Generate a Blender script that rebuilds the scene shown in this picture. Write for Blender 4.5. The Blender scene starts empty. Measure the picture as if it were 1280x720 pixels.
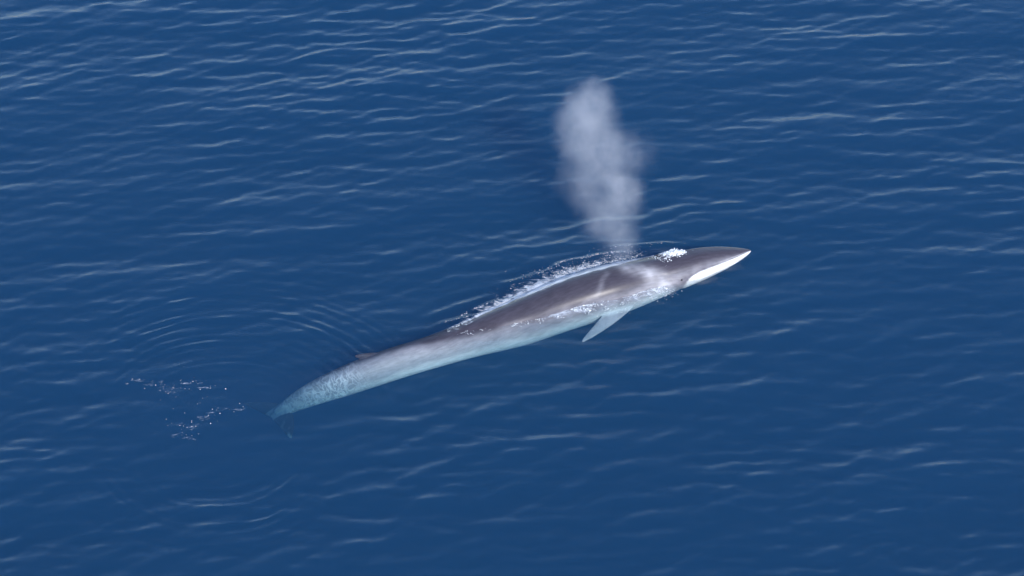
import bpy, bmesh, math, random
import numpy as np
from mathutils import Vector

# ------------------------------------------------------------------ camera, sky, sun, exposure
scene = bpy.context.scene
COL = scene.collection
PITCH = math.radians(42.0)
DIST = 90.0
cam_data = bpy.data.cameras.new('camera')
cam_data.sensor_fit = 'HORIZONTAL'
cam_data.angle = 2 * math.atan(21.25 / 90.0)
cam_data.clip_end = 20000
cam = bpy.data.objects.new('camera', cam_data)
cam.location = (0, -DIST * math.cos(PITCH), DIST * math.sin(PITCH))
cam.rotation_euler = (math.pi / 2 - PITCH, 0, 0)
COL.objects.link(cam)
scene.camera = cam

SUN_ELEV = math.radians(38)
SUN_AZ = math.radians(157)            # clockwise from +Y: behind the camera, to its right
sun_dir = Vector((math.sin(SUN_AZ) * math.cos(SUN_ELEV), math.cos(SUN_AZ) * math.cos(SUN_ELEV), math.sin(SUN_ELEV)))

world = bpy.data.worlds.new('World')
scene.world = world
world.use_nodes = True
wn = world.node_tree.nodes
wl = world.node_tree.links
bg = wn['Background']
sky = wn.new('ShaderNodeTexSky')
sky.sky_type = 'NISHITA'
sky.sun_disc = False
sky.sun_elevation = SUN_ELEV
sky.sun_rotation = SUN_AZ
sky.air_density = 1.15
sky.dust_density = 0.4
sky.ozone_density = 3.0
wl.new(sky.outputs[0], bg.inputs[0])
bg.inputs[1].default_value = 0.15

sun_data = bpy.data.lights.new('sun', 'SUN')
sun_data.energy = 2.1
sun_data.angle = math.radians(0.53)
sun_data.color = (1.0, 0.955, 0.90)
sun = bpy.data.objects.new('sun', sun_data)
sun.rotation_euler = sun_dir.to_track_quat('Z', 'Y').to_euler()
sun.location = (20, -40, 60)
COL.objects.link(sun)

scene.view_settings.view_transform = 'Standard'
scene.view_settings.look = 'None'
scene.view_settings.exposure = 0.95
scene.view_settings.gamma = 1.0
scene.view_settings.use_curve_mapping = False
scene.render.engine = 'CYCLES'
cy = scene.cycles
cy.use_denoising = True
cy.denoiser = 'OPENIMAGEDENOISE'
cy.max_bounces = 5
cy.use_adaptive_sampling = True
cy.adaptive_threshold = .025
cy.diffuse_bounces = 3
cy.glossy_bounces = 3
cy.transmission_bounces = 4
cy.volume_bounces = 1
cy.transparent_max_bounces = 16
cy.volume_step_rate = 1.0
cy.volume_max_steps = 256

rng = np.random.default_rng(11)


# ------------------------------------------------------------------ helpers
def tag(o, label=None, cat=None, group=None, kind=None):
    if label: o['label'] = label
    if cat: o['category'] = cat
    if group: o['group'] = group
    if kind: o['kind'] = kind
    return o


def link_mesh(name, me, mat, parent=None):
    o = bpy.data.objects.new(name, me)
    COL.objects.link(o)
    if mat:
        me.materials.clear()
        me.materials.append(mat)
    if parent:
        o.parent = parent
    return o


def shade_smooth(me):
    me.polygons.foreach_set('use_smooth', np.ones(len(me.polygons), dtype=bool))
    me.update()


def np_mesh(name, verts, quads):
    me = bpy.data.meshes.new(name)
    nv, nf, k = len(verts), len(quads), quads.shape[1]
    me.vertices.add(nv)
    me.vertices.foreach_set('co', np.ascontiguousarray(verts, dtype=np.float32).ravel())
    me.loops.add(nf * k)
    me.loops.foreach_set('vertex_index', np.ascontiguousarray(quads, dtype=np.int32).ravel())
    me.polygons.add(nf)
    me.polygons.foreach_set('loop_start', np.arange(nf, dtype=np.int32) * k)
    me.update(calc_edges=True)
    return me


def new_mat(name):
    m = bpy.data.materials.new(name)
    m.use_nodes = True
    nt = m.node_tree
    for n in list(nt.nodes):
        if n.type != 'OUTPUT_MATERIAL':
            nt.nodes.remove(n)
    return m, nt, nt.nodes['Material Output']


def smoothstep(a, b, x):
    t = np.clip((x - a) / (b - a), 0, 1)
    return t * t * (3 - 2 * t)


def noise3(P, freq, seed, octaves=3):
    """cheap smooth value noise from summed random sines, about -1..1"""
    r = np.random.default_rng(seed)
    out = np.zeros(len(P))
    amp, tot = 1.0, 0.0
    for o in range(octaves):
        acc = np.zeros(len(P))
        for _ in range(7):
            d = r.normal(size=3)
            d *= freq * (2.0 ** o) * r.uniform(.6, 1.4) / np.linalg.norm(d)
            acc += np.sin(P @ d + r.uniform(0, 6.28))
        out += amp * acc / 3.2
        tot += amp
        amp *= .55
    return out / tot


# ------------------------------------------------------------------ whale body axis (station, x, y, z, half height), tail to snout
ST = np.array([
(0.000,-9.56,-4.85,-2.50,0.20),(0.037,-8.88,-4.80,-1.98,0.33),(0.075,-8.17,-4.74,-1.55,0.447),(0.112,-7.46,-4.59,-1.30,0.533),
(0.150,-6.76,-4.39,-1.11,0.595),(0.188,-6.05,-4.18,-0.94,0.634),(0.225,-5.34,-3.92,-0.84,0.652),(0.263,-4.63,-3.64,-0.78,0.659),
(0.300,-3.91,-3.37,-0.73,0.651),(0.337,-3.18,-3.10,-0.69,0.665),(0.375,-2.46,-2.73,-0.70,0.700),(0.412,-1.74,-2.35,-0.71,0.756),
(0.450,-1.02,-1.98,-0.72,0.833),(0.487,-0.28,-1.64,-0.70,0.913),(0.525,0.45,-1.29,-0.68,0.988),(0.562,1.17,-0.87,-0.66,1.027),
(0.600,1.90,-0.50,-0.61,1.065),(0.637,2.65,-0.17,-0.56,1.085),(0.675,3.40,0.11,-0.51,1.090),(0.713,4.17,0.36,-0.44,1.080),
(0.750,4.93,0.62,-0.38,1.020),(0.787,5.69,0.86,-0.28,0.928),(0.825,6.45,1.09,-0.19,0.840),(0.862,7.21,1.37,-0.09,0.787),
(0.900,7.98,1.63,-0.02,0.713),(0.920,8.40,1.74,0.02,0.624),(0.940,8.82,1.86,0.05,0.522),(0.960,9.24,1.98,0.07,0.398),
(0.975,9.56,2.06,0.09,0.290),(0.988,9.83,2.12,0.10,0.180),(0.996,10.00,2.19,0.11,0.095),(1.000,10.08,2.22,0.12,0.04)])
NS = 420
S = np.linspace(0, 1, NS)


def smooth1(a, w):
    k = np.exp(-0.5 * (np.arange(-3 * w, 3 * w + 1) / w) ** 2)
    k /= k.sum()
    p = np.concatenate([2 * a[0] - a[3 * w:0:-1], a, 2 * a[-1] - a[-2:-3 * w - 2:-1]])
    return np.convolve(p, k, 'valid')


AX = np.stack([smooth1(np.interp(S, ST[:, 0], ST[:, i]), 9) for i in (1, 2, 3)], 1)
RAD = np.interp(S, ST[:, 0], ST[:, 4])
RAD = np.where(S > .93, RAD, smooth1(RAD, 6))
ROLL = math.radians(25)
TAN = np.gradient(AX, axis=0)
TAN /= np.linalg.norm(TAN, axis=1)[:, None]
SIDE = np.cross(TAN, np.array([0, 0, 1.0]))
SIDE /= np.linalg.norm(SIDE, axis=1)[:, None]
UPV = np.cross(SIDE, TAN)
DOR = math.cos(ROLL) * UPV - math.sin(ROLL) * SIDE      # dorsal direction, leaning away
RIG = math.cos(ROLL) * SIDE + math.sin(ROLL) * UPV      # the whale's right side
ASP = np.interp(S, [0, .06, .18, .35, .6, .8, .9, 1], [.62, .70, .85, .95, 1.0, 1.04, 1.10, 1.1])
HH = RAD / np.sqrt(math.cos(math.radians(17)) ** 2 + (ASP * math.sin(math.radians(17))) ** 2)
WW = HH * ASP
MOUTH = np.interp(S, [.80, .848, .862, .884, .91, .942, .968, .996, 1], np.radians([135, 118, 104, 97, 96, 95, 91, 78, 78]))


def body_point(i, th):
    """point of the skin at axis sample i and angle th (0 = dorsal, + = right side)"""
    c, s_ = math.cos(th), math.sin(th)
    h, w, s = HH[i], WW[i], S[i]
    p = 2.15
    rho = (abs(c / h) ** p + abs(s_ / w) ** p) ** (-1 / p)
    a = abs(th)
    if s > .838:                                          # head: slit of the mouth, lower jaw wider than the rostrum
        k = min(1, (s - .838) / .04)
        m = MOUTH[i]
        rho *= 1 - .085 * k * math.exp(-((a - m) / .075) ** 2)
        if a < m:
            rho *= 1 - .05 * k * min(1, (m - a) / .35)
            rho *= 1 - .035 * k * math.exp(-((a - .42) / .3) ** 2) + .02 * k * math.exp(-(a / .13) ** 2)   # median ridge
        else:
            rho *= 1 + .045 * k * math.exp(-((a - m - .35) / .35) ** 2)
    rho += .075 * math.exp(-((s - .832) / .013) ** 2) * math.exp(-(a / .30) ** 2)      # splash guard by the blowholes
    rho -= .03 * math.exp(-((s - .815) / .008) ** 2) * math.exp(-(a / .25) ** 2)
    if s < .26:                                           # ridged back of the tail stock
        rho += .05 * (1 - s / .26) * min(1, s / .06) * (math.exp(-(a / .22) ** 2) + .6 * math.exp(-((a - math.pi) / .22) ** 2))
    # crease behind the jaw and the throat pouch
    rho -= .035 * math.exp(-((s - (.778 + .024 * a)) / .0065) ** 2) * smoothstep(1.1, 1.5, a)
    return AX[i] + rho * (c * DOR[i] + s_ * RIG[i])


def fin_mesh(bm, root_le, root_te, tip, thick, normal, sweep=.0, n=15, m=12, flat=.75, tipw=.10, expo=.55):
    """a tapering, curved fin from its root chord to its tip, with a lens section"""
    le, te, tp, nrm = map(np.array, (root_le, root_te, tip, normal))
    rings = []
    mid = (le + te) / 2
    ch0 = le - te
    span = tp - mid
    for j in range(n):
        t = j / (n - 1)
        w = (1 - t) ** expo * (1 + .12 * math.sin(t * math.pi)) * (1 - tipw) + tipw * (1 - t ** 6)
        w = max(w, .03)
        cen = mid + span * t + ch0 * (sweep * math.sin(t * math.pi) * 1.0)
        ring = []
        for k in range(m):
            a = 2 * math.pi * k / m
            x = math.cos(a) * .5 * w
            z = math.sin(a) * .5 * thick * (w ** flat) * (1 - .35 * math.cos(a) * -1 * .5)
            ring.append(bm.verts.new(cen + ch0 * x + nrm * z))
        rings.append(ring)
    for j in range(n - 1):
        for k in range(m):
            bm.faces.new((rings[j][k], rings[j][(k + 1) % m], rings[j + 1][(k + 1) % m], rings[j + 1][k]))
    bm.faces.new(rings[0][::-1])
    bm.faces.new(rings[-1])


def idx(s):
    return int(round(s * (NS - 1)))


def build_whale_raw():
    NT = 96
    bm = bmesh.new()
    rings = []
    for i in range(NS):
        rings.append([bm.verts.new(body_point(i, -math.pi + 2 * math.pi * k / NT)) for k in range(NT)])
    for i in range(NS - 1):
        for k in range(NT):
            bm.faces.new((rings[i][k], rings[i + 1][k], rings[i + 1][(k + 1) % NT], rings[i][(k + 1) % NT]))
    bm.faces.new(rings[0])
    bm.faces.new(rings[-1][::-1])
    # right pectoral flipper (towards the camera), then its mirror image on the far side
    for sg in (1, -1):
        def loc(s, out, dor):
            i = idx(s)
            return AX[i] + out * sg * RIG[i] + dor * DOR[i]
        le, te = loc(.757, .66, -.54), loc(.688, .76, -.48)
        tip = loc(.606, 1.72, -1.16)
        mid = (le + te) / 2
        nrm = np.cross(tip - mid, le - te)
        nrm /= np.linalg.norm(nrm)
        fin_mesh(bm, le, te, tip, .20, nrm, sweep=.10, expo=.46)
    # dorsal fin: low, swept back
    i0, i1, i2 = idx(.240), idx(.200), idx(.189)
    le = AX[i0] + DOR[i0] * HH[i0] * .86
    te = AX[i1] + DOR[i1] * HH[i1] * .86
    tip = AX[i2] + DOR[i2] * (HH[i2] + .25)
    fin_mesh(bm, le, te, tip, .20, RIG[i1], sweep=.06, tipw=.34)
    # tail flukes
    ia = idx(.004)
    a, d, r = TAN[ia], DOR[ia], RIG[ia]
    for tip in ((-8.86, -6.30, -2.45), (-11.05, -3.80, -2.95)):      # right fluke, left fluke
        c = AX[ia] + .05 * a
        tip = np.array(tip)
        out_ = tip - c
        out_ /= np.linalg.norm(out_)
        nrm = np.cross(a, out_)
        nrm /= np.linalg.norm(nrm)
        fin_mesh(bm, c + .50 * a - .05 * out_, c - .50 * a - .05 * out_, tip, .20, nrm, sweep=.10, tipw=.05, expo=.62)
    me = bpy.data.meshes.new('whale_raw')
    bm.to_mesh(me)
    bm.free()
    o = bpy.data.objects.new('whale_raw', me)
    COL.objects.link(o)
    md = o.modifiers.new('remesh', 'REMESH')
    md.mode = 'VOXEL'
    md.voxel_size = .028
    sm = o.modifiers.new('smooth', 'SMOOTH')
    sm.factor = .5
    sm.iterations = 3
    bpy.context.view_layer.update()
    dg = bpy.context.evaluated_depsgraph_get()
    out = bpy.data.meshes.new_from_object(o.evaluated_get(dg))
    bpy.data.objects.remove(o)
    bpy.data.meshes.remove(me)
    return out


def body_coords(P):
    """nearest axis sample, angle and radius of every point"""
    I = np.zeros(len(P), int)
    ax = AX[::2]
    for a in range(0, len(P), 20000):
        q = P[a:a + 20000]
        d2 = ((q[:, None, :] - ax[None]) ** 2).sum(2)
        I[a:a + 20000] = d2.argmin(1) * 2
    v = P - AX[I]
    x, y = (v * DOR[I]).sum(1), (v * RIG[I]).sum(1)
    return I, np.arctan2(y, x), np.hypot(x, y)


def seg_dist(s, th, pts, r):
    """distance (metres along the skin) to a polyline given as (station, degrees)"""
    L = 21.0
    best = np.full(len(s), 1e9)
    for (s0, a0), (s1, a1) in zip(pts[:-1], pts[1:]):
        p0 = np.array((s0 * L, math.radians(a0)))
        p1 = np.array((s1 * L, math.radians(a1)))
        ax_, ay_ = p0[0], p0[1] * r
        bx_, by_ = p1[0], p1[1] * r
        px, py = s * L, th * r
        dx, dy = bx_ - ax_, by_ - ay_
        t = np.clip(((px - ax_) * dx + (py - ay_) * dy) / (dx * dx + dy * dy), 0, 1)
        best = np.minimum(best, np.hypot(px - ax_ - t * dx, py - ay_ - t * dy))
    return best


def paint_whale(me):
    n = len(me.vertices)
    P = np.zeros(n * 3, np.float32)
    me.vertices.foreach_get('co', P)
    P = P.reshape(-1, 3).astype(float)
    I, th, rho = body_coords(P)
    s = S[I] + ((P - AX[I]) * TAN[I]).sum(1) / 21.2
    s, r = np.clip(s, 0, 1), RAD[I]
    a = np.abs(th)
    deg = np.degrees(a)
    nz = noise3(P, 1.3, 3, 4)
    nz2 = noise3(P, 5.0, 5, 3)
    dark = np.array([.052, .045, .060])
    mid = np.array([.20, .19, .215])
    pale = np.array([.29, .28, .30])
    white = np.array([.78, .78, .78])
    edge = np.interp(s, [0, .10, .20, .30, .40, .54, .67, .735, .78, .83, .86, 1], [0, 6, 20, 34, 60, 72, 84, 84, 76, 96, 110, 110])
    k1 = smoothstep(-14, 16, deg - edge + nz * 9 + nz2 * 4)
    k2 = smoothstep(8, 50, deg - edge + nz * 14 + nz2 * 5)
    k3 = smoothstep(98, 138, deg + nz * 8)
    col = dark + (mid - dark) * k1[:, None]
    col = col + (pale - col) * k2[:, None]
    col = col + (white - col) * (k3 * np.interp(s, [0, .12, .3, .5], [.25, .35, .7, .85]))[:, None]
    # pale chevron behind the head, both sides, and a wisp on the back
    b = np.exp(-(seg_dist(s, a, [(.745, 22), (.772, 40), (.790, 64), (.811, 92), (.828, 128)], r) / .30) ** 2) * (.7 + .4 * nz2)
    col = col + (pale * 1.7 - col) * np.clip(b * .78, 0, 1)[:, None]
    b = np.exp(-(seg_dist(s, a, [(.704, 30), (.690, 42), (.682, 58), (.668, 72), (.640, 80)], r) / .12) ** 2) * (.6 + .4 * nz2)
    col = col + (mid * 1.15 - col) * np.clip(b * .5, 0, 1)[:, None]
    # side of the head: grey brown, finely mottled
    hd = smoothstep(.80, .83, s) * smoothstep(60, 100, deg)
    col = col + (mid * 1.3 + .12 * nz2[:, None] - col) * (hd * .8 * (th > 0))[:, None]
    # the right lower jaw is white, the left one dark
    m = MOUTH[I]
    sb = .854 - .022 * np.clip((a - m) / .8, 0, 1.4)
    jaw = smoothstep(-.05, .06, a - m) * smoothstep(-.009, .007, s - sb + .003 * nz2)
    jr = jaw * (th > 0)
    jl = jaw * (th <= 0) * (deg < 150)
    col = col + (white * .86 - col) * jr[:, None]
    col = col + (dark * 1.1 - col) * jl[:, None]
    # thin pale lip of the right upper jaw
    lip = np.exp(-((a - (m - .15)) / .05) ** 2) * smoothstep(.90, .95, s) * (th > 0)
    col = col + (pale * 1.1 - col) * (lip * .75)[:, None]
    # flippers and flukes
    fin = smoothstep(1.10, 1.25, rho / r) * (s > .55) * (s < .80)
    col = col + (pale * 1.25 - col) * fin[:, None]
    fl = (rho > r * 1.25) * (s < .05)
    col = col + (dark * .7 - col) * fl[:, None]
    ft = fl * np.exp(-(((P[:, 0] + 9.02) / .34) ** 2 + ((P[:, 1] + 6.15) / .75) ** 2)) * smoothstep(-.1, .5, nz2 + .5 * nz)
    col = col + (white - col) * (ft * .9)[:, None]
    df = smoothstep(1.06, 1.15, rho / r) * (s > .15) * (s < .30) * (a < 1)
    col = col + (dark - col) * df[:, None]
    col = np.clip(col * (1 + .07 * nz2 + .05 * nz)[:, None], .02, .85)
    at = me.color_attributes.new('pigment', 'FLOAT_COLOR', 'POINT')
    at.data.foreach_set('color', np.concatenate([col, np.ones((n, 1))], 1).astype(np.float32).ravel())
    caustic = smoothstep(.0, .03, s) * smoothstep(.23, .13, s) * (.55 + .45 * np.clip(nz2 + .3, 0, 1)) * (rho < r * 1.3)  # where the caustic light is painted on the tail stock
    ra = me.attributes.new('caustic', 'FLOAT', 'POINT')
    ra.data.foreach_set('value', caustic.astype(np.float32))
    sa = me.attributes.new('station', 'FLOAT_VECTOR', 'POINT')
    sa.data.foreach_set('vector', np.stack([s * 21.0, th * r, rho], 1).astype(np.float32).ravel())


def mat_skin():
    m, nt, out = new_mat('wet_whale_skin')
    N, L = nt.nodes, nt.links
    p = N.new('ShaderNodeBsdfPrincipled')
    at = N.new('ShaderNodeAttribute'); at.attribute_name = 'pigment'
    tc = N.new('ShaderNodeTexCoord')
    st = N.new('ShaderNodeAttribute'); st.attribute_name = 'station'
    caustic = N.new('ShaderNodeAttribute'); caustic.attribute_name = 'caustic'
    # fine mottling of the skin, stretched along the body
    mp = N.new('ShaderNodeMapping'); mp.inputs['Scale'].default_value = (1.3, 5.5, 1)
    L.new(st.outputs['Vector'], mp.inputs['Vector'])
    n1 = N.new('ShaderNodeTexNoise'); n1.inputs['Scale'].default_value = 1.7; n1.inputs['Detail'].default_value = 7; n1.inputs['Roughness'].default_value = .65
    L.new(mp.outputs[0], n1.inputs['Vector'])
    mr = N.new('ShaderNodeMapRange'); mr.inputs[1].default_value = .3; mr.inputs[2].default_value = .7; mr.inputs[3].default_value = .78; mr.inputs[4].default_value = 1.22
    L.new(n1.outputs[0], mr.inputs[0])
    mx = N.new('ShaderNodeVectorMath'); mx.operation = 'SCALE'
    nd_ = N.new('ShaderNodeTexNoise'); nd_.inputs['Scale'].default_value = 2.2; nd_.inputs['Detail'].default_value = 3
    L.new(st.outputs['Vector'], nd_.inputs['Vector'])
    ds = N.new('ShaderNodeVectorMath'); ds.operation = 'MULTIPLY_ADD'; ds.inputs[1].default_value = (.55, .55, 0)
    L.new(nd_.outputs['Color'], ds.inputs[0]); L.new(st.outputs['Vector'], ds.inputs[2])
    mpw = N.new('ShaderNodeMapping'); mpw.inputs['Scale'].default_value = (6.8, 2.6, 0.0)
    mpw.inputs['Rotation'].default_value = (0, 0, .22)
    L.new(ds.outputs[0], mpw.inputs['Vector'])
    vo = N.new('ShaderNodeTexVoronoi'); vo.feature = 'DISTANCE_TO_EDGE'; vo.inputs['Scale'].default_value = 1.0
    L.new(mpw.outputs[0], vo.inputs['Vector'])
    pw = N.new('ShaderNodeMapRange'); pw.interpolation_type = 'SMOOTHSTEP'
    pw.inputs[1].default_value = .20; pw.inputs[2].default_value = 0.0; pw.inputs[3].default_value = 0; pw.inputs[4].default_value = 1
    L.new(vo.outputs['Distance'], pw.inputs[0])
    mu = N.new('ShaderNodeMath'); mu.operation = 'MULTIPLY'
    L.new(pw.outputs[0], mu.inputs[0]); L.new(caustic.outputs['Fac'], mu.inputs[1])
    # pale net painted into the skin colour for light focused by ripples
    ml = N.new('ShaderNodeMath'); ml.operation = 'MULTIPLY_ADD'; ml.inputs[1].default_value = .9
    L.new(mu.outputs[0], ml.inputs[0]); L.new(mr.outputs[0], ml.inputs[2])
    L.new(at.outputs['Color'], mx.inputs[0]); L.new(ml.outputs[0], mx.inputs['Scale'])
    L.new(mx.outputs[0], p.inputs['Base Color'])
    p.inputs['Roughness'].default_value = .42
    # wet gloss only where the skin meets the air: under water it has almost no reflection
    gp = N.new('ShaderNodeNewGeometry'); sx = N.new('ShaderNodeSeparateXYZ')
    L.new(gp.outputs['Position'], sx.inputs[0])
    wet = N.new('ShaderNodeMapRange'); wet.inputs[1].default_value = -.03; wet.inputs[2].default_value = .05
    wet.inputs[3].default_value = 0; wet.inputs[4].default_value = 1
    L.new(sx.outputs['Z'], wet.inputs[0])
    L.new(wet.outputs[0], p.inputs['Coat Weight'])
    p.inputs['Specular IOR Level'].default_value = .05
    p.inputs['Coat Roughness'].default_value = .26
    p.inputs['Coat IOR'].default_value = 1.34
    # relief: the painted caustic net, raised on the tail stock, and fine pits
    b1 = N.new('ShaderNodeBump'); b1.inputs['Strength'].default_value = .7; b1.inputs['Distance'].default_value = .035
    L.new(mu.outputs[0], b1.inputs['Height'])
    n2 = N.new('ShaderNodeTexNoise'); n2.inputs['Scale'].default_value = 3.5; n2.inputs['Detail'].default_value = 5
    L.new(tc.outputs['Object'], n2.inputs['Vector'])
    b2 = N.new('ShaderNodeBump'); b2.inputs['Strength'].default_value = .4; b2.inputs['Distance'].default_value = .05
    L.new(n2.outputs[0], b2.inputs['Height']); L.new(b1.outputs[0], b2.inputs['Normal'])
    L.new(b2.outputs[0], p.inputs['Normal'])
    L.new(p.outputs[0], out.inputs['Surface'])
    return m


# ------------------------------------------------------------------ the sea
def polyline_field(X, Y, pts, width, amp, fade=True):
    """ridge of water along a polyline: gaussian across, fading towards both ends"""
    out = np.zeros_like(X)
    pts = np.array(pts, float)
    seg = np.hypot(*np.diff(pts, axis=0).T)
    cum = np.concatenate([[0], np.cumsum(seg)])
    x0, x1 = pts[:, 0].min() - 4 * width, pts[:, 0].max() + 4 * width
    y0, y1 = pts[:, 1].min() - 4 * width, pts[:, 1].max() + 4 * width
    ii = np.where((X > x0) & (X < x1) & (Y > y0) & (Y < y1))
    x, y = X[ii], Y[ii]
    best = np.full(len(x), 1e9); tt = np.zeros(len(x)); sgn = np.zeros(len(x))
    for k in range(len(pts) - 1):
        a, b = pts[k], pts[k + 1]
        d = b - a
        t = np.clip(((x - a[0]) * d[0] + (y - a[1]) * d[1]) / (d @ d), 0, 1)
        ex, ey = x - a[0] - t * d[0], y - a[1] - t * d[1]
        q = np.hypot(ex, ey)
        m = q < best
        best[m] = q[m]; tt[m] = (cum[k] + t * seg[k])[m]; sgn[m] = np.sign(d[0] * ey - d[1] * ex)[m]
    u = tt / cum[-1]
    w = np.sin(np.pi * np.clip(u * .94 + .03, 0, 1)) ** .7
    q = best * sgn / width
    out[ii] = amp * w * (np.exp(-q ** 2) - .55 * np.exp(-(q - 1.6) ** 2) - .35 * np.exp(-(q + 1.6) ** 2))
    return out


WAKE = [[(-2.22, -1.81), (-1.64, -1.33), (-0.92, -0.98), (0.0, -0.74), (0.93, -0.59)],
        [(-3.09, -2.29), (-2.29, -2.0), (-1.31, -1.57), (-0.49, -1.23), (.3, -.9)],
        [(-0.3, 0.25), (0.5, .62), (1.34, 0.9), (2.18, 1.46), (2.86, 1.71)],
        [(1.68, 1.35), (2.52, 1.66), (3.54, 1.92), (4.56, 2.12), (5.41, 2.22)],
        [(3.39, 2.38), (4.4, 2.48), (5.42, 2.53), (6.45, 2.74), (7.4, 2.7)],
        [(-5.69, -3.75), (-6.05, -3.65), (-6.5, -3.45)],
        [(-3.9, -2.2), (-2.9, -1.55), (-1.9, -1.0), (-.8, -.45)],
        [(-1.3, -.2), (0.2, .35), (1.5, 1.0), (2.6, 1.75)]]


def axis_line_y(x):
    return np.interp(x, AX[:, 0], AX[:, 1])


def sea_height(X, Y):
    r = np.random.default_rng(4)
    Z = np.zeros_like(X)
    DX = np.zeros_like(X); DY = np.zeros_like(X)
    N = 130
    lam = np.exp(math.log(.42) + (math.log(9.0) - math.log(.42)) * r.uniform(0, 1, N) ** 1.45)
    for l in lam:
        k = 2 * math.pi / l
        spread = np.interp(l, [.4, 1.2, 3, 7], [.36, .30, .26, .32])
        th = math.radians(99) + r.normal() * spread
        slope = np.interp(l, [.4, .6, .9, 1.4, 2.0, 4, 9], [.0095, .0175, .0195, .0150, .0110, .0090, .0090]) * r.uniform(.6, 1.4)
        a = slope / k
        ph = k * (math.cos(th) * X + math.sin(th) * Y) + r.uniform(0, 6.28)
        c, sn = np.cos(ph), np.sin(ph)
        Z += a * c
        DX -= .12 * a * math.cos(th) * sn
        DY -= .12 * a * math.sin(th) * sn
    # slow patchiness of the breeze
    g = np.sin(.21 * X + .13 * Y + 1.0) + np.sin(-.11 * X + .27 * Y + 2.1) + np.sin(.33 * X - .20 * Y + .4)
    g = 1.05 + .36 * np.tanh(.62 * g)
    for gx, gy, wx, wy, am in ((-9.5, 14.5, 6.5, 3.5, .25), (-10.0, -12.4, 5.0, 1.8, 1.1), (4.0, 17.5, 8.0, 3.0, .30), (17.0, 9.0, 5.0, 4.0, .25), (9.0, -10.5, 6.0, 2.2, .25)):
        g = g + am * np.exp(-((X - gx) / wx) ** 2 - ((Y - gy) / wy) ** 2)
    # the whale smooths the water close to it
    dist = np.abs(Y - axis_line_y(X)) + np.maximum(0, np.abs(X - .3) - 9.8)
    calm = .6 + .4 * smoothstep(1.0, 4.0, dist)
    # footprint left by the tail: flat water with rings round it
    cx, cy = -11.2, -8.6
    rr = np.hypot(X - cx, Y - cy)
    ang = np.degrees(np.arctan2(Y - cy, X - cx))
    foot = 1 - .60 * np.exp(-(rr / 5.5) ** 4)
    f = g * calm * foot
    Z *= f; DX *= f; DY *= f
    env_a = np.exp(-((rr - 6.4) / 2.3) ** 2) * smoothstep(5, 40, ang) * smoothstep(165, 120, ang)
    env_b = np.exp(-((rr - 4.0) / 1.7) ** 2) * smoothstep(-165, -140, ang) * smoothstep(-20, -60, ang)
    wob = .35 * np.sin(.7 * X + 1.1 * Y) + .25 * np.sin(1.7 * X - .6 * Y)
    brk = np.clip(.70 + .5 * np.sin(1.9 * X + .8 * Y + 1.2 * np.sin(.9 * Y)) * np.sin(1.1 * X - 1.6 * Y + .5), .1, 1.2)
    for env, l, am in ((env_a, .34, .010), (env_a, .45, .024), (env_b, .33, .010), (env_b, .46, .017)):
        mod = brk * (.65 + .35 * np.sin(.9 * X + .5 * Y + 7 * l))
        Z += env * am * mod * np.cos(2 * math.pi * rr / l + wob * 2.0)
    for i, w in enumerate(WAKE):
        Z += polyline_field(X, Y, w, .13 if i < 6 else .22, .050 if i not in (5,) else .03)
    # broken water where the sea runs along the flanks
    bt = np.exp(-((X + 12.9) / 1.7) ** 2 - ((Y + 7.0) / 1.6) ** 2)
    ii = np.where(bt > .02)
    if len(ii[0]):
        P = np.stack([X[ii], Y[ii] * 1.5, np.zeros(len(ii[0]))], 1)
        Z[ii] += bt[ii] * (.012 * noise3(P, 8.0, 41, 3) + .022 * noise3(P, 4.0, 42, 2))
    nd = np.abs(Y - axis_line_y(X))
    b_ = np.exp(-((nd - 1.0) / .55) ** 2) * smoothstep(-3.2, -1.0, X) * smoothstep(8.0, 6.0, X)
    ii = np.where(b_ > .02)
    if len(ii[0]):
        P = np.stack([X[ii], Y[ii] * 1.4, np.zeros(len(ii[0]))], 1)
        Z[ii] += b_[ii] * (.020 * noise3(P, 7.0, 31, 3) + .035 * noise3(P, 2.6, 32, 2))
    return X + DX, Y + DY, Z


def waterline(i, near=True):
    """where the skin of section i crosses the level of the sea, on the near (right) or far side"""
    ths = np.linspace(math.radians(-25 if near else 25) + ROLL, math.radians(150 if near else -150) + ROLL, 140)
    prev = None
    for t in ths:
        p = body_point(i, t)
        if prev is not None and prev[2] > 0 >= p[2]:
            return p
        prev = p
    return None


BUB = [(-13.94, -5.59), (-13.43, -5.86), (-12.92, -5.59), (-12.52, -5.54), (-12.07, -5.86), (-13.4, -6.12), (-12.42, -7.89),
       (-12.19, -7.67), (-11.89, -7.54), (-11.7, -7.28), (-11.25, -7.14), (-12.88, -7.89), (-12.39, -8.1), (-13.75, -5.81),
       (-10.63, -7.1), (-12.45, -8.66), (-12.9, -8.53), (-14.4, -5.7), (-14.8, -5.5)]


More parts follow.
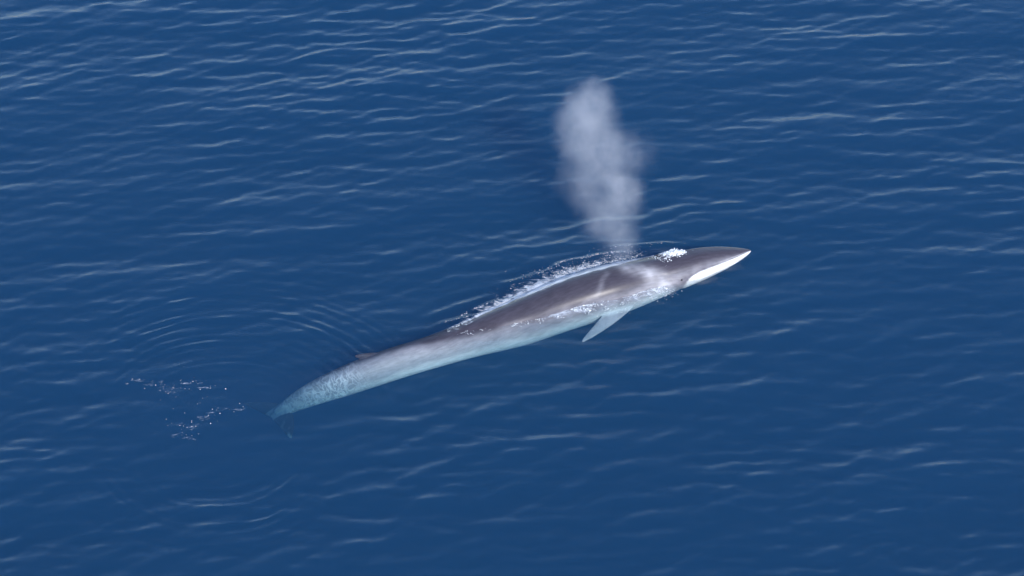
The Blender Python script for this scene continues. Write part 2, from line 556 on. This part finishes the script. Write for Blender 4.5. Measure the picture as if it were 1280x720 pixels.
def froth(x, y):
    """how churned the sea is: along both flanks, on the wake ridges and behind the tail (0..1)"""
    f = np.zeros(len(x))
    m = np.where((x > -5) & (x < 9) & (np.abs(y - axis_line_y(x)) < 3.2))[0]
    q = np.stack([x[m], y[m]], 1)
    ax = AX[::3, :2]
    I = np.concatenate([((q[k:k + 30000, None] - ax[None]) ** 2).sum(2).argmin(1) for k in range(0, len(q), 30000)]) * 3
    lat = ((q - AX[I, :2]) * SIDE[I, :2]).sum(1)
    wn_ = np.full(NS, np.nan); wf = np.full(NS, np.nan)
    for i in range(0, NS, 3):
        for arr, near in ((wn_, True), (wf, False)):
            p = waterline(i, near)
            if p is not None:
                arr[i] = ((p - AX[i]) * SIDE[i]).sum()
    s = S[I]
    on = lat - wn_[I]
    of = wf[I] - lat
    dn = np.interp(s, [.34, .45, .54, .58, .63, .67, .72, .80, .84], [0, .35, .6, 1.0, 1.0, .6, .75, .9, 0])
    wd = np.interp(s, [.36, .55, .68, .80], [.14, .32, .60, .50])
    near = dn * np.exp(-(np.maximum(on, 0) / wd) ** 2)
    df = np.interp(s, [.34, .45, .55, .66, .76, .83], [.3, .85, 1.0, .95, .75, .1])
    wf_ = np.interp(s, [.36, .5, .62, .75, .83], [.18, .50, .65, .45, .25])
    fard = df * np.exp(-(np.maximum(of, 0) / wf_) ** 2)
    f[m] = np.nan_to_num(np.maximum(near * (on > -.3), fard * (of > -.3)))
    for k, w in enumerate(WAKE[:5]):
        a = polyline_field(x, y, w, .10, 1.0)
        f = np.maximum(f, np.clip(a, 0, 1) * (.75, .65, .5, .6, .45)[k])
    for (bx, by) in BUB:
        f = np.maximum(f, .56 * np.exp(-((x - bx) / .45) ** 2 - ((y - by) / .16) ** 2))
    return f


def axis_coords(lo, hi, step):
    core = np.arange(lo, hi + step / 2, step)
    out = []
    d = step; x = 0
    while x < 2500:
        d *= 1.22
        x += d
        out.append(x)
    out = np.array(out)
    return np.concatenate([lo - out[::-1], core, core[-1] + out])


def mat_sea():
    m, nt, out = new_mat('sea_water')
    N, L = nt.nodes, nt.links
    geo = N.new('ShaderNodeNewGeometry')
    # small ripples finer than the mesh
    mp = N.new('ShaderNodeMapping'); mp.inputs['Scale'].default_value = (1.0, 2.1, 1.0)
    mp.inputs['Rotation'].default_value = (0, 0, math.radians(-8))
    L.new(geo.outputs['Position'], mp.inputs['Vector'])
    n1 = N.new('ShaderNodeTexNoise'); n1.inputs['Scale'].default_value = 2.2; n1.inputs['Detail'].default_value = 4; n1.inputs['Roughness'].default_value = .5
    L.new(mp.outputs[0], n1.inputs['Vector'])
    bp = N.new('ShaderNodeBump'); bp.inputs['Strength'].default_value = .25; bp.inputs['Distance'].default_value = .05
    L.new(n1.outputs[0], bp.inputs['Height'])
    # same Fresnel on both sides of the surface
    ior = N.new('ShaderNodeMix'); ior.data_type = 'FLOAT'
    ior.inputs[2].default_value = 1.42; ior.inputs[3].default_value = 1 / 1.42
    L.new(geo.outputs['Backfacing'], ior.inputs[0])
    fr = N.new('ShaderNodeFresnel')
    L.new(ior.outputs[0], fr.inputs['IOR']); L.new(bp.outputs[0], fr.inputs['Normal'])
    gl = N.new('ShaderNodeBsdfGlossy'); gl.inputs['Roughness'].default_value = .30
    gl.distribution = 'BECKMANN'
    L.new(bp.outputs[0], gl.inputs['Normal'])
    tr = N.new('ShaderNodeBsdfTransparent')
    mx = N.new('ShaderNodeMixShader')
    L.new(fr.outputs[0], mx.inputs[0]); L.new(tr.outputs[0], mx.inputs[1]); L.new(gl.outputs[0], mx.inputs[2])
    # froth floating on the water: lacy where the sea has been churned
    fa = N.new('ShaderNodeAttribute'); fa.attribute_name = 'froth'
    mf = N.new('ShaderNodeMapping'); mf.inputs['Scale'].default_value = (1.0, 2.4, 1.0); mf.inputs['Rotation'].default_value = (0, 0, math.radians(-18))
    L.new(geo.outputs['Position'], mf.inputs['Vector'])
    nf = N.new('ShaderNodeTexNoise'); nf.inputs['Scale'].default_value = 2.6; nf.inputs['Detail'].default_value = 8; nf.inputs['Roughness'].default_value = .72
    nf.inputs['Distortion'].default_value = .8
    L.new(mf.outputs[0], nf.inputs['Vector'])
    th_ = N.new('ShaderNodeMath'); th_.operation = 'MULTIPLY_ADD'; th_.inputs[1].default_value = .42; th_.inputs[2].default_value = -.70
    L.new(fa.outputs['Fac'], th_.inputs[0])
    sm_ = N.new('ShaderNodeMath'); sm_.operation = 'ADD'
    L.new(th_.outputs[0], sm_.inputs[0]); L.new(nf.outputs[0], sm_.inputs[1])
    ff = N.new('ShaderNodeMapRange'); ff.interpolation_type = 'SMOOTHSTEP'
    ff.inputs[1].default_value = 0.0; ff.inputs[2].default_value = .34; ff.inputs[3].default_value = 0; ff.inputs[4].default_value = .75
    L.new(sm_.outputs[0], ff.inputs[0])
    fd = N.new('ShaderNodeBsdfDiffuse'); fd.inputs['Color'].default_value = (.68, .71, .77, 1)
    L.new(bp.outputs[0], fd.inputs['Normal'])
    mx2 = N.new('ShaderNodeMixShader')
    L.new(ff.outputs[0], mx2.inputs[0]); L.new(mx.outputs[0], mx2.inputs[1]); L.new(fd.outputs[0], mx2.inputs[2])
    L.new(mx2.outputs[0], out.inputs['Surface'])
    sc = N.new('ShaderNodeVolumeScatter'); sc.inputs['Density'].default_value = SIG_S[2]
    sc.inputs['Color'].default_value = (SIG_S[0] / SIG_S[2], SIG_S[1] / SIG_S[2], 1, 1)
    sc.inputs['Anisotropy'].default_value = 0.0
    ab = N.new('ShaderNodeVolumeAbsorption'); ab.inputs['Density'].default_value = SIG_A[0]
    ab.inputs['Color'].default_value = (0, 1 - SIG_A[1] / SIG_A[0], 1 - SIG_A[2] / SIG_A[0], 1)
    ad = N.new('ShaderNodeAddShader')
    L.new(sc.outputs[0], ad.inputs[0]); L.new(ab.outputs[0], ad.inputs[1])
    L.new(ad.outputs[0], out.inputs['Volume'])
    m.cycles.homogeneous_volume = True
    return m


SIG_S = (.011, .041, .088)
SIG_A = (.36, .20, .145)


def build_sea():
    xs = axis_coords(-27, 27, .06)
    ys = axis_coords(-18.5, 24, .06)
    X, Y = np.meshgrid(xs, ys, indexing='ij')
    x, y, z = sea_height(X, Y)
    far = smoothstep(60, 28, np.abs(X)) * smoothstep(60, 26, np.abs(Y))
    x = X + (x - X) * far; y = Y + (y - Y) * far; z = z * far
    nx, ny = X.shape
    V = np.stack([x, y, z], -1).reshape(-1, 3)
    i = np.arange(nx * ny).reshape(nx, ny)
    Q = np.stack([i[:-1, :-1], i[1:, :-1], i[1:, 1:], i[:-1, 1:]], -1).reshape(-1, 4)
    # closed body of water: skirt down to the deep, and a bottom of the same grid lines
    edge = np.concatenate([i[:, 0], i[-1, 1:], i[-2::-1, -1], i[0, -2:0:-1]])
    ne = len(edge)
    low = V[edge].copy(); low[:, 2] = -70
    base = len(V)
    j = np.arange(ne)
    sk = np.stack([edge, base + j, base + (j + 1) % ne, edge[(j + 1) % ne]], -1)
    cen = base + ne
    V = np.concatenate([V, low, [[0, 0, -70.0]]])
    Q = np.concatenate([Q, sk])
    bt = np.stack([base + (j + 1) % ne, base + j, np.full(ne, cen)], -1)
    me = bpy.data.meshes.new('sea')
    nv = len(V)
    me.vertices.add(nv)
    me.vertices.foreach_set('co', V.astype(np.float32).ravel())
    nl = Q.size + bt.size
    me.loops.add(nl)
    me.loops.foreach_set('vertex_index', np.concatenate([Q.ravel(), bt.ravel()]).astype(np.int32))
    nf = len(Q) + len(bt)
    me.polygons.add(nf)
    me.polygons.foreach_set('loop_start', np.concatenate([np.arange(len(Q)) * 4, Q.size + np.arange(len(bt)) * 3]).astype(np.int32))
    me.update(calc_edges=True)
    sm = np.zeros(nf, bool); sm[:len(Q) - ne] = True
    me.polygons.foreach_set('use_smooth', sm)
    fr = np.zeros(nv, np.float32)
    fr[:nx * ny] = froth(V[:nx * ny, 0], V[:nx * ny, 1])
    me.attributes.new('froth', 'FLOAT', 'POINT').data.foreach_set('value', fr)
    o = link_mesh('sea', me, mat_sea())
    tag(o, 'deep blue rippled open sea around the whale', 'sea', kind='structure')
    return o


build_sea()

# ------------------------------------------------------------------ the whale
whale_mesh = build_whale_raw()
whale_mesh.name = 'fin_whale'
paint_whale(whale_mesh)
shade_smooth(whale_mesh)
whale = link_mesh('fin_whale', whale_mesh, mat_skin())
tag(whale, 'long grey whale with white lower jaw surfacing in blue sea', 'whale')


def simple_mat(name, col, rough, coat=0.0, sss=0.0):
    m, nt, out = new_mat(name)
    N, L = nt.nodes, nt.links
    p = N.new('ShaderNodeBsdfPrincipled')
    n = N.new('ShaderNodeTexNoise'); n.inputs['Scale'].default_value = 14; n.inputs['Detail'].default_value = 4
    cr = N.new('ShaderNodeValToRGB')
    cr.color_ramp.elements[0].position = .3; cr.color_ramp.elements[1].position = .7
    cr.color_ramp.elements[0].color = (*[c * .82 for c in col], 1)
    cr.color_ramp.elements[1].color = (*[min(1, c * 1.08) for c in col], 1)
    tc = N.new('ShaderNodeTexCoord')
    L.new(tc.outputs['Object'], n.inputs['Vector'])
    L.new(n.outputs[0], cr.inputs[0]); L.new(cr.outputs[0], p.inputs['Base Color'])
    p.inputs['Roughness'].default_value = rough
    p.inputs['Coat Weight'].default_value = coat
    L.new(p.outputs[0], out.inputs['Surface'])
    return m


M_FOAM = simple_mat('white_foam', (.82, .83, .85), .6)
M_BLOWHOLE = simple_mat('dark_blowhole_skin', (.03, .025, .03), .5, .5)


def rot_to(n, t):
    """matrix whose columns are t (made normal to n), n x t, n"""
    n = n / np.linalg.norm(n)
    t = t - n * (t @ n); t /= np.linalg.norm(t)
    return np.stack([t, np.cross(n, t), n], 1)


# pair of blowhole slits
bm = bmesh.new()
ib = idx(.822)
for sg in (1, -1):
    base = body_point(ib, sg * .10)
    mat = rot_to(DOR[ib], TAN[ib] + .35 * sg * -RIG[ib])
    r_ = bmesh.ops.create_icosphere(bm, subdivisions=2, radius=1)
    for v in r_['verts']:
        v.co = Vector(base + mat @ (np.array(v.co) * np.array([.24, .045, .03])))
me = bpy.data.meshes.new('blowhole'); bm.to_mesh(me); bm.free(); shade_smooth(me)
link_mesh('blowhole', me, M_BLOWHOLE, whale)
# right eye, just above the corner of the mouth
ie = idx(.842)
bm = bmesh.new(); r_ = bmesh.ops.create_icosphere(bm, subdivisions=2, radius=.06)
pe = body_point(ie, math.radians(101))
for v in r_['verts']:
    v.co = Vector(pe + np.array(v.co) * .8)
me = bpy.data.meshes.new('eye'); bm.to_mesh(me); bm.free(); shade_smooth(me)
link_mesh('eye', me, M_BLOWHOLE, whale)

# ------------------------------------------------------------------ sheet of water running off the back
def mat_film():
    m, nt, out = new_mat('draining_water_sheet')
    N, L = nt.nodes, nt.links
    at = N.new('ShaderNodeAttribute'); at.attribute_name = 'cover'
    st = N.new('ShaderNodeAttribute'); st.attribute_name = 'station'
    mp = N.new('ShaderNodeMapping'); mp.inputs['Scale'].default_value = (1.1, 7.0, 1)
    L.new(st.outputs['Vector'], mp.inputs['Vector'])
    n = N.new('ShaderNodeTexNoise'); n.inputs['Scale'].default_value = 1.6; n.inputs['Detail'].default_value = 5
    L.new(mp.outputs[0], n.inputs['Vector'])
    mr = N.new('ShaderNodeMapRange'); mr.inputs[1].default_value = .3; mr.inputs[2].default_value = .62; mr.inputs[3].default_value = .35; mr.inputs[4].default_value = 1.0
    L.new(n.outputs[0], mr.inputs[0])
    mu = N.new('ShaderNodeMath'); mu.operation = 'MULTIPLY'
    L.new(at.outputs['Fac'], mu.inputs[0]); L.new(mr.outputs[0], mu.inputs[1])
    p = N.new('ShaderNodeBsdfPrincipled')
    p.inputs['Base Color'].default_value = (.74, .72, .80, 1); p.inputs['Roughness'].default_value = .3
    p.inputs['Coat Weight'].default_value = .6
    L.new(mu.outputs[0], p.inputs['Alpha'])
    L.new(p.outputs[0], out.inputs['Surface'])
    return m


def build_film():
    rows, cov, sta = [], [], []
    ii = list(range(idx(.335), idx(.822), 2))
    A = np.radians(np.linspace(-62, 24, 34))
    for i in ii:
        s = S[i]
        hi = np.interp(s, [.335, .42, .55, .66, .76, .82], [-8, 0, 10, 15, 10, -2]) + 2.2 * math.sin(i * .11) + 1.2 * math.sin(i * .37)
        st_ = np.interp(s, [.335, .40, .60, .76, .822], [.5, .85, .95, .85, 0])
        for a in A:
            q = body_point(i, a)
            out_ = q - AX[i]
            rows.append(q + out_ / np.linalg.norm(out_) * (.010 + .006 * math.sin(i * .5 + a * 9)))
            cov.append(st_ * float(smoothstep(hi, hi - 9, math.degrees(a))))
            sta.append((s * 21, a * RAD[i], 0))
    n, k = len(ii), len(A)
    g = np.arange(n * k).reshape(n, k)
    Q = np.stack([g[:-1, :-1], g[1:, :-1], g[1:, 1:], g[:-1, 1:]], -1).reshape(-1, 4)
    me = np_mesh('water_sheet', np.array(rows), Q)
    me.attributes.new('cover', 'FLOAT', 'POINT').data.foreach_set('value', np.array(cov, np.float32))
    me.attributes.new('station', 'FLOAT_VECTOR', 'POINT').data.foreach_set('vector', np.array(sta, np.float32).ravel())
    shade_smooth(me)
    o = link_mesh('water_sheet', me, mat_film())
    tag(o, 'pale sheet of water draining off the far edge of the whale\'s back', 'water', kind='stuff')


build_film()

# ------------------------------------------------------------------ foam and spray, as many small bubbles and drops
_bm = bmesh.new()
bmesh.ops.create_icosphere(_bm, subdivisions=1, radius=1)
_bm.verts.ensure_lookup_table()
ICO_V = np.array([v.co[:] for v in _bm.verts])
ICO_F = np.array([[v.index for v in f.verts] for f in _bm.faces])
_bm.free()


def bubbles(name, centers, sizes, flat, label, cat, stretch=None):
    centers = np.asarray(centers, float)
    n = len(centers)
    sizes = np.asarray(sizes, float)
    sc = np.ones((n, 3)) * sizes[:, None]
    sc[:, 2] *= flat
    sc *= rng.uniform(.7, 1.35, (n, 3))
    V = ICO_V[None] * sc[:, None, :]
    if stretch is not None:
        V[:, :, 0] *= stretch
    a = rng.uniform(0, math.pi, n) if stretch is None else rng.normal(math.radians(20), .25, n)
    ca, sa = np.cos(a)[:, None], np.sin(a)[:, None]
    x = V[:, :, 0] * ca - V[:, :, 1] * sa
    y = V[:, :, 0] * sa + V[:, :, 1] * ca
    V = np.stack([x, y, V[:, :, 2]], -1) + centers[:, None, :]
    F = ICO_F[None] + (np.arange(n) * len(ICO_V))[:, None, None]
    me = np_mesh(name, V.reshape(-1, 3), F.reshape(-1, 3))
    shade_smooth(me)
    o = link_mesh(name, me, M_FOAM)
    tag(o, label, cat, kind='stuff')
    return o


def surf_z(x, y):
    return sea_height(np.asarray(x, float).copy(), np.asarray(y, float).copy())[2]


# foam where the sea laps the near flank
C, Z = [], []
for i in range(idx(.36), idx(.835), 1):
    p = waterline(i, True)
    if p is None:
        continue
    s = S[i]
    dens = np.interp(s, [.36, .45, .54, .58, .63, .66, .70, .74, .79, .83], [.1, .35, 1.2, 3.6, 4.2, 1.4, 1.8, 2.6, 3.2, .6])
    clump = .35 + 1.1 * max(0, math.sin(i * .31) * math.sin(i * .12 + 1) + .35)
    for _ in range(rng.poisson(9 * dens * clump)):
        off = abs(rng.normal(0, np.interp(s, [.36, .55, .6, .68, .78], [.10, .16, .20, .34, .34]))) - .06
        C.append(p + SIDE[i] * off + TAN[i] * rng.uniform(-.05, .05))
        Z.append(rng.gamma(1.6, .0040) + .004)
C = np.array(C); Z = np.array(Z)
keep = noise3(C * np.array([1, 1.6, 0]), 6.5, 21, 3) > -.02
C, Z = C[keep], Z[keep]
C[:, 2] = surf_z(C[:, 0], C[:, 1]) + .004
bubbles('lapping_foam', C, np.clip(Z, 0, .035), .35, 'thin line of white foam lapping the near flank of the whale', 'foam')

# foam trailing behind the far side of the back
C, Z = [], []
for i in range(idx(.37), idx(.83), 1):
    p = waterline(i, False)
    if p is None:
        continue
    s = S[i]
    dens = np.interp(s, [.37, .45, .55, .62, .70, .76, .80, .83], [.4, 1.2, 2.0, 2.0, 1.9, 1.1, .7, .4])
    wid = np.interp(s, [.37, .5, .62, .75, .83], [.12, .40, .55, .35, .20])
    n = rng.poisson(16 * dens)
    off = np.abs(rng.normal(0, wid, n)) - .04
    q = p[None] - SIDE[i][None] * off[:, None] + TAN[i][None] * rng.uniform(-.06, .06, n)[:, None]
    C.extend(np.concatenate([q, off[:, None]], 1))
C = np.array(C)
keep = noise3(np.stack([C[:, 0] * .8 - C[:, 1] * .5, C[:, 1] * 2.4 - C[:, 0] * .9, 0 * C[:, 0]], 1), 2.6, 8, 3) + .45 * np.exp(-(C[:, 3] / .10) ** 2) + rng.normal(0, .18, len(C)) > .26
C = [tuple(c[:3]) for c in C[keep]]
Z = list(rng.gamma(1.6, .0022, len(C)) + .003)
for wk, n in ((0, 130), (1, 50), (3, 170), (4, 40), (2, 30)):
    pts = np.array(WAKE[wk])
    for _ in range(n):
        u = rng.beta(1.6, 1.6) * (len(pts) - 1)
        k = min(int(u), len(pts) - 2)
        q = pts[k] + (pts[k + 1] - pts[k]) * (u - k) + rng.normal(0, .03, 2)
        C.append((q[0], q[1], 0)); Z.append(rng.gamma(1.6, .0022) + .003)
C = np.array(C)
C[:, 2] = surf_z(C[:, 0], C[:, 1]) + .004
bubbles('wake_foam', C, np.clip(Z, 0, .03), .35, 'speckled white foam streaks beyond the whale\'s back', 'foam', stretch=1.7)

# water thrown up beside the blowholes
C, Z = [], []
iw = idx(.853)
for _ in range(900):
    u = rng.normal(0, .20); v = abs(rng.normal(0, .06))
    i = int(np.clip(iw + u * 20, 0, NS - 1))
    th = rng.normal(.10, .15)
    q = body_point(i, th) + DOR[i] * (v * math.exp(-(u / .3) ** 2) - .01)
    C.append(q); Z.append(rng.gamma(1.8, .008) + .006)
for _ in range(420):
    i = int(np.clip(idx(.828) + rng.normal(0, 4), 0, NS - 1))
    C.append(body_point(i, rng.normal(.1, .25))); Z.append(rng.gamma(1.6, .005) + .004)
bubbles('blowhole_splash', C, np.clip(Z, 0, .07), .8, 'bright white splash of water on top of the whale\'s head', 'splash')

# scattered bubbles on the water behind the tail
C, Z = [], []
for (x, y) in BUB:
    for _ in range(rng.poisson(4) + 1):
        C.append((x + rng.normal(0, .30), y + rng.normal(0, .13), 0)); Z.append(rng.gamma(1.5, .0042) + .0035)
for _ in range(25):
    C.append((rng.normal(-12.6, .9), rng.normal(-6.9, 1.0), 0)); Z.append(rng.gamma(2., .003) + .005)
C = np.array(C)
C[:, 2] = surf_z(C[:, 0], C[:, 1]) + .004
bubbles('tail_foam', C, np.clip(Z, 0, .045), .4, 'scattered white foam flecks on the water behind the tail', 'foam')

# ------------------------------------------------------------------ the blow: a cloud of mist
PUFFS = [(4.70, 1.70, 0.75, .75, .6), (4.45, 1.85, 1.1, 1.0, .7), (4.27, 2.32, 1.95, 1.25, .7), (4.62, 2.89, 2.90, 1.0, 1.5), (3.66, 2.86, 2.8, 1.5, .55),
         (3.39, 3.58, 3.93, 1.6, .6), (4.32, 3.67, 4.07, 1.4, .7), (3.15, 4.21, 4.91, 1.6, .95), (3.24, 4.75, 5.74, 1.3, .95),
         (3.47, 5.05, 6.21, .85, .8), (5.40, 3.76, 4.21, .95, .22), (3.95, 2.15, 1.75, 1.0, .40), (4.95, 2.5, 2.4, .8, .45), (2.39, 3.13, 3.23, .9, .25), (2.65, 4.48, 5.33, 1.1, .7)]

PUFFS = [(x, y, z, r * 1.10, w) for (x, y, z, r, w) in PUFFS] + [(2.95, 2.75, 2.6, 1.0, .30), (3.5, 2.1, 1.6, .9, .30)]


def mat_mist():
    m, nt, out = new_mat('whale_breath_mist')
    N, L = nt.nodes, nt.links
    tc = N.new('ShaderNodeTexCoord')

    def math_(op, a, b=None, clamp=False):
        n = N.new('ShaderNodeMath'); n.operation = op; n.use_clamp = clamp
        for k, v in enumerate((a, b)):
            if v is None: continue
            if isinstance(v, (int, float)): n.inputs[k].default_value = v
            else: L.new(v, n.inputs[k])
        return n.outputs[0]
    # billowing: bend the space with noise
    nw = N.new('ShaderNodeTexNoise'); nw.inputs['Scale'].default_value = 1.1; nw.inputs['Detail'].default_value = 6; nw.inputs['Roughness'].default_value = .6
    L.new(tc.outputs['Object'], nw.inputs['Vector'])
    sub = N.new('ShaderNodeVectorMath'); sub.operation = 'SUBTRACT'; sub.inputs[1].default_value = (.5, .5, .5)
    L.new(nw.outputs['Color'], sub.inputs[0])
    scl = N.new('ShaderNodeVectorMath'); scl.operation = 'SCALE'; scl.inputs['Scale'].default_value = .9
    L.new(sub.outputs[0], scl.inputs[0])
    ad = N.new('ShaderNodeVectorMath'); ad.operation = 'ADD'
    L.new(tc.outputs['Object'], ad.inputs[0]); L.new(scl.outputs[0], ad.inputs[1])
    tot = None
    for (x, y, z, r, w) in PUFFS:
        d = N.new('ShaderNodeVectorMath'); d.operation = 'DISTANCE'; d.inputs[1].default_value = (x, y, z)
        L.new(ad.outputs[0], d.inputs[0])
        mr = N.new('ShaderNodeMapRange'); mr.interpolation_type = 'SMOOTHSTEP'
        mr.inputs[1].default_value = r * 1.02; mr.inputs[2].default_value = r * .25
        mr.inputs[3].default_value = 0; mr.inputs[4].default_value = w
        L.new(d.outputs['Value'], mr.inputs[0])
        tot = mr.outputs[0] if tot is None else math_('ADD', tot, mr.outputs[0])
    n2 = N.new('ShaderNodeTexNoise'); n2.inputs['Scale'].default_value = 1.5; n2.inputs['Detail'].default_value = 5; n2.inputs['Roughness'].default_value = .55
    L.new(tc.outputs['Object'], n2.inputs['Vector'])
    mr = N.new('ShaderNodeMapRange'); mr.inputs[1].default_value = .32; mr.inputs[2].default_value = .68; mr.inputs[3].default_value = .35; mr.inputs[4].default_value = 1.45
    L.new(n2.outputs[0], mr.inputs[0])
    de = math_('MULTIPLY', math_('MULTIPLY', tot, mr.outputs[0]), MIST_DENSITY)
    pv = N.new('ShaderNodeVolumePrincipled')
    pv.inputs['Color'].default_value = (.80, .79, .84, 1)
    pv.inputs['Anisotropy'].default_value = 0.0
    L.new(de, pv.inputs['Density'])
    L.new(pv.outputs[0], out.inputs['Volume'])
    return m


MIST_DENSITY = .24
bm = bmesh.new()
for (x, y, z, r, w) in PUFFS:
    q = bmesh.ops.create_icosphere(bm, subdivisions=3, radius=r * 1.12 + .12)
    for v in q['verts']:
        v.co += Vector((x, y, z))
me = bpy.data.meshes.new('mist_raw'); bm.to_mesh(me); bm.free()
o = bpy.data.objects.new('mist_raw', me); COL.objects.link(o)
md = o.modifiers.new('remesh', 'REMESH'); md.mode = 'VOXEL'; md.voxel_size = .15
bpy.context.view_layer.update()
me2 = bpy.data.meshes.new_from_object(o.evaluated_get(bpy.context.evaluated_depsgraph_get()))
bpy.data.objects.remove(o); bpy.data.meshes.remove(me)
me2.name = 'whale_blow'
blow = link_mesh('whale_blow', me2, mat_mist())
tag(blow, 'pale grey cloud of misty breath rising above the whale', 'mist', kind='stuff')
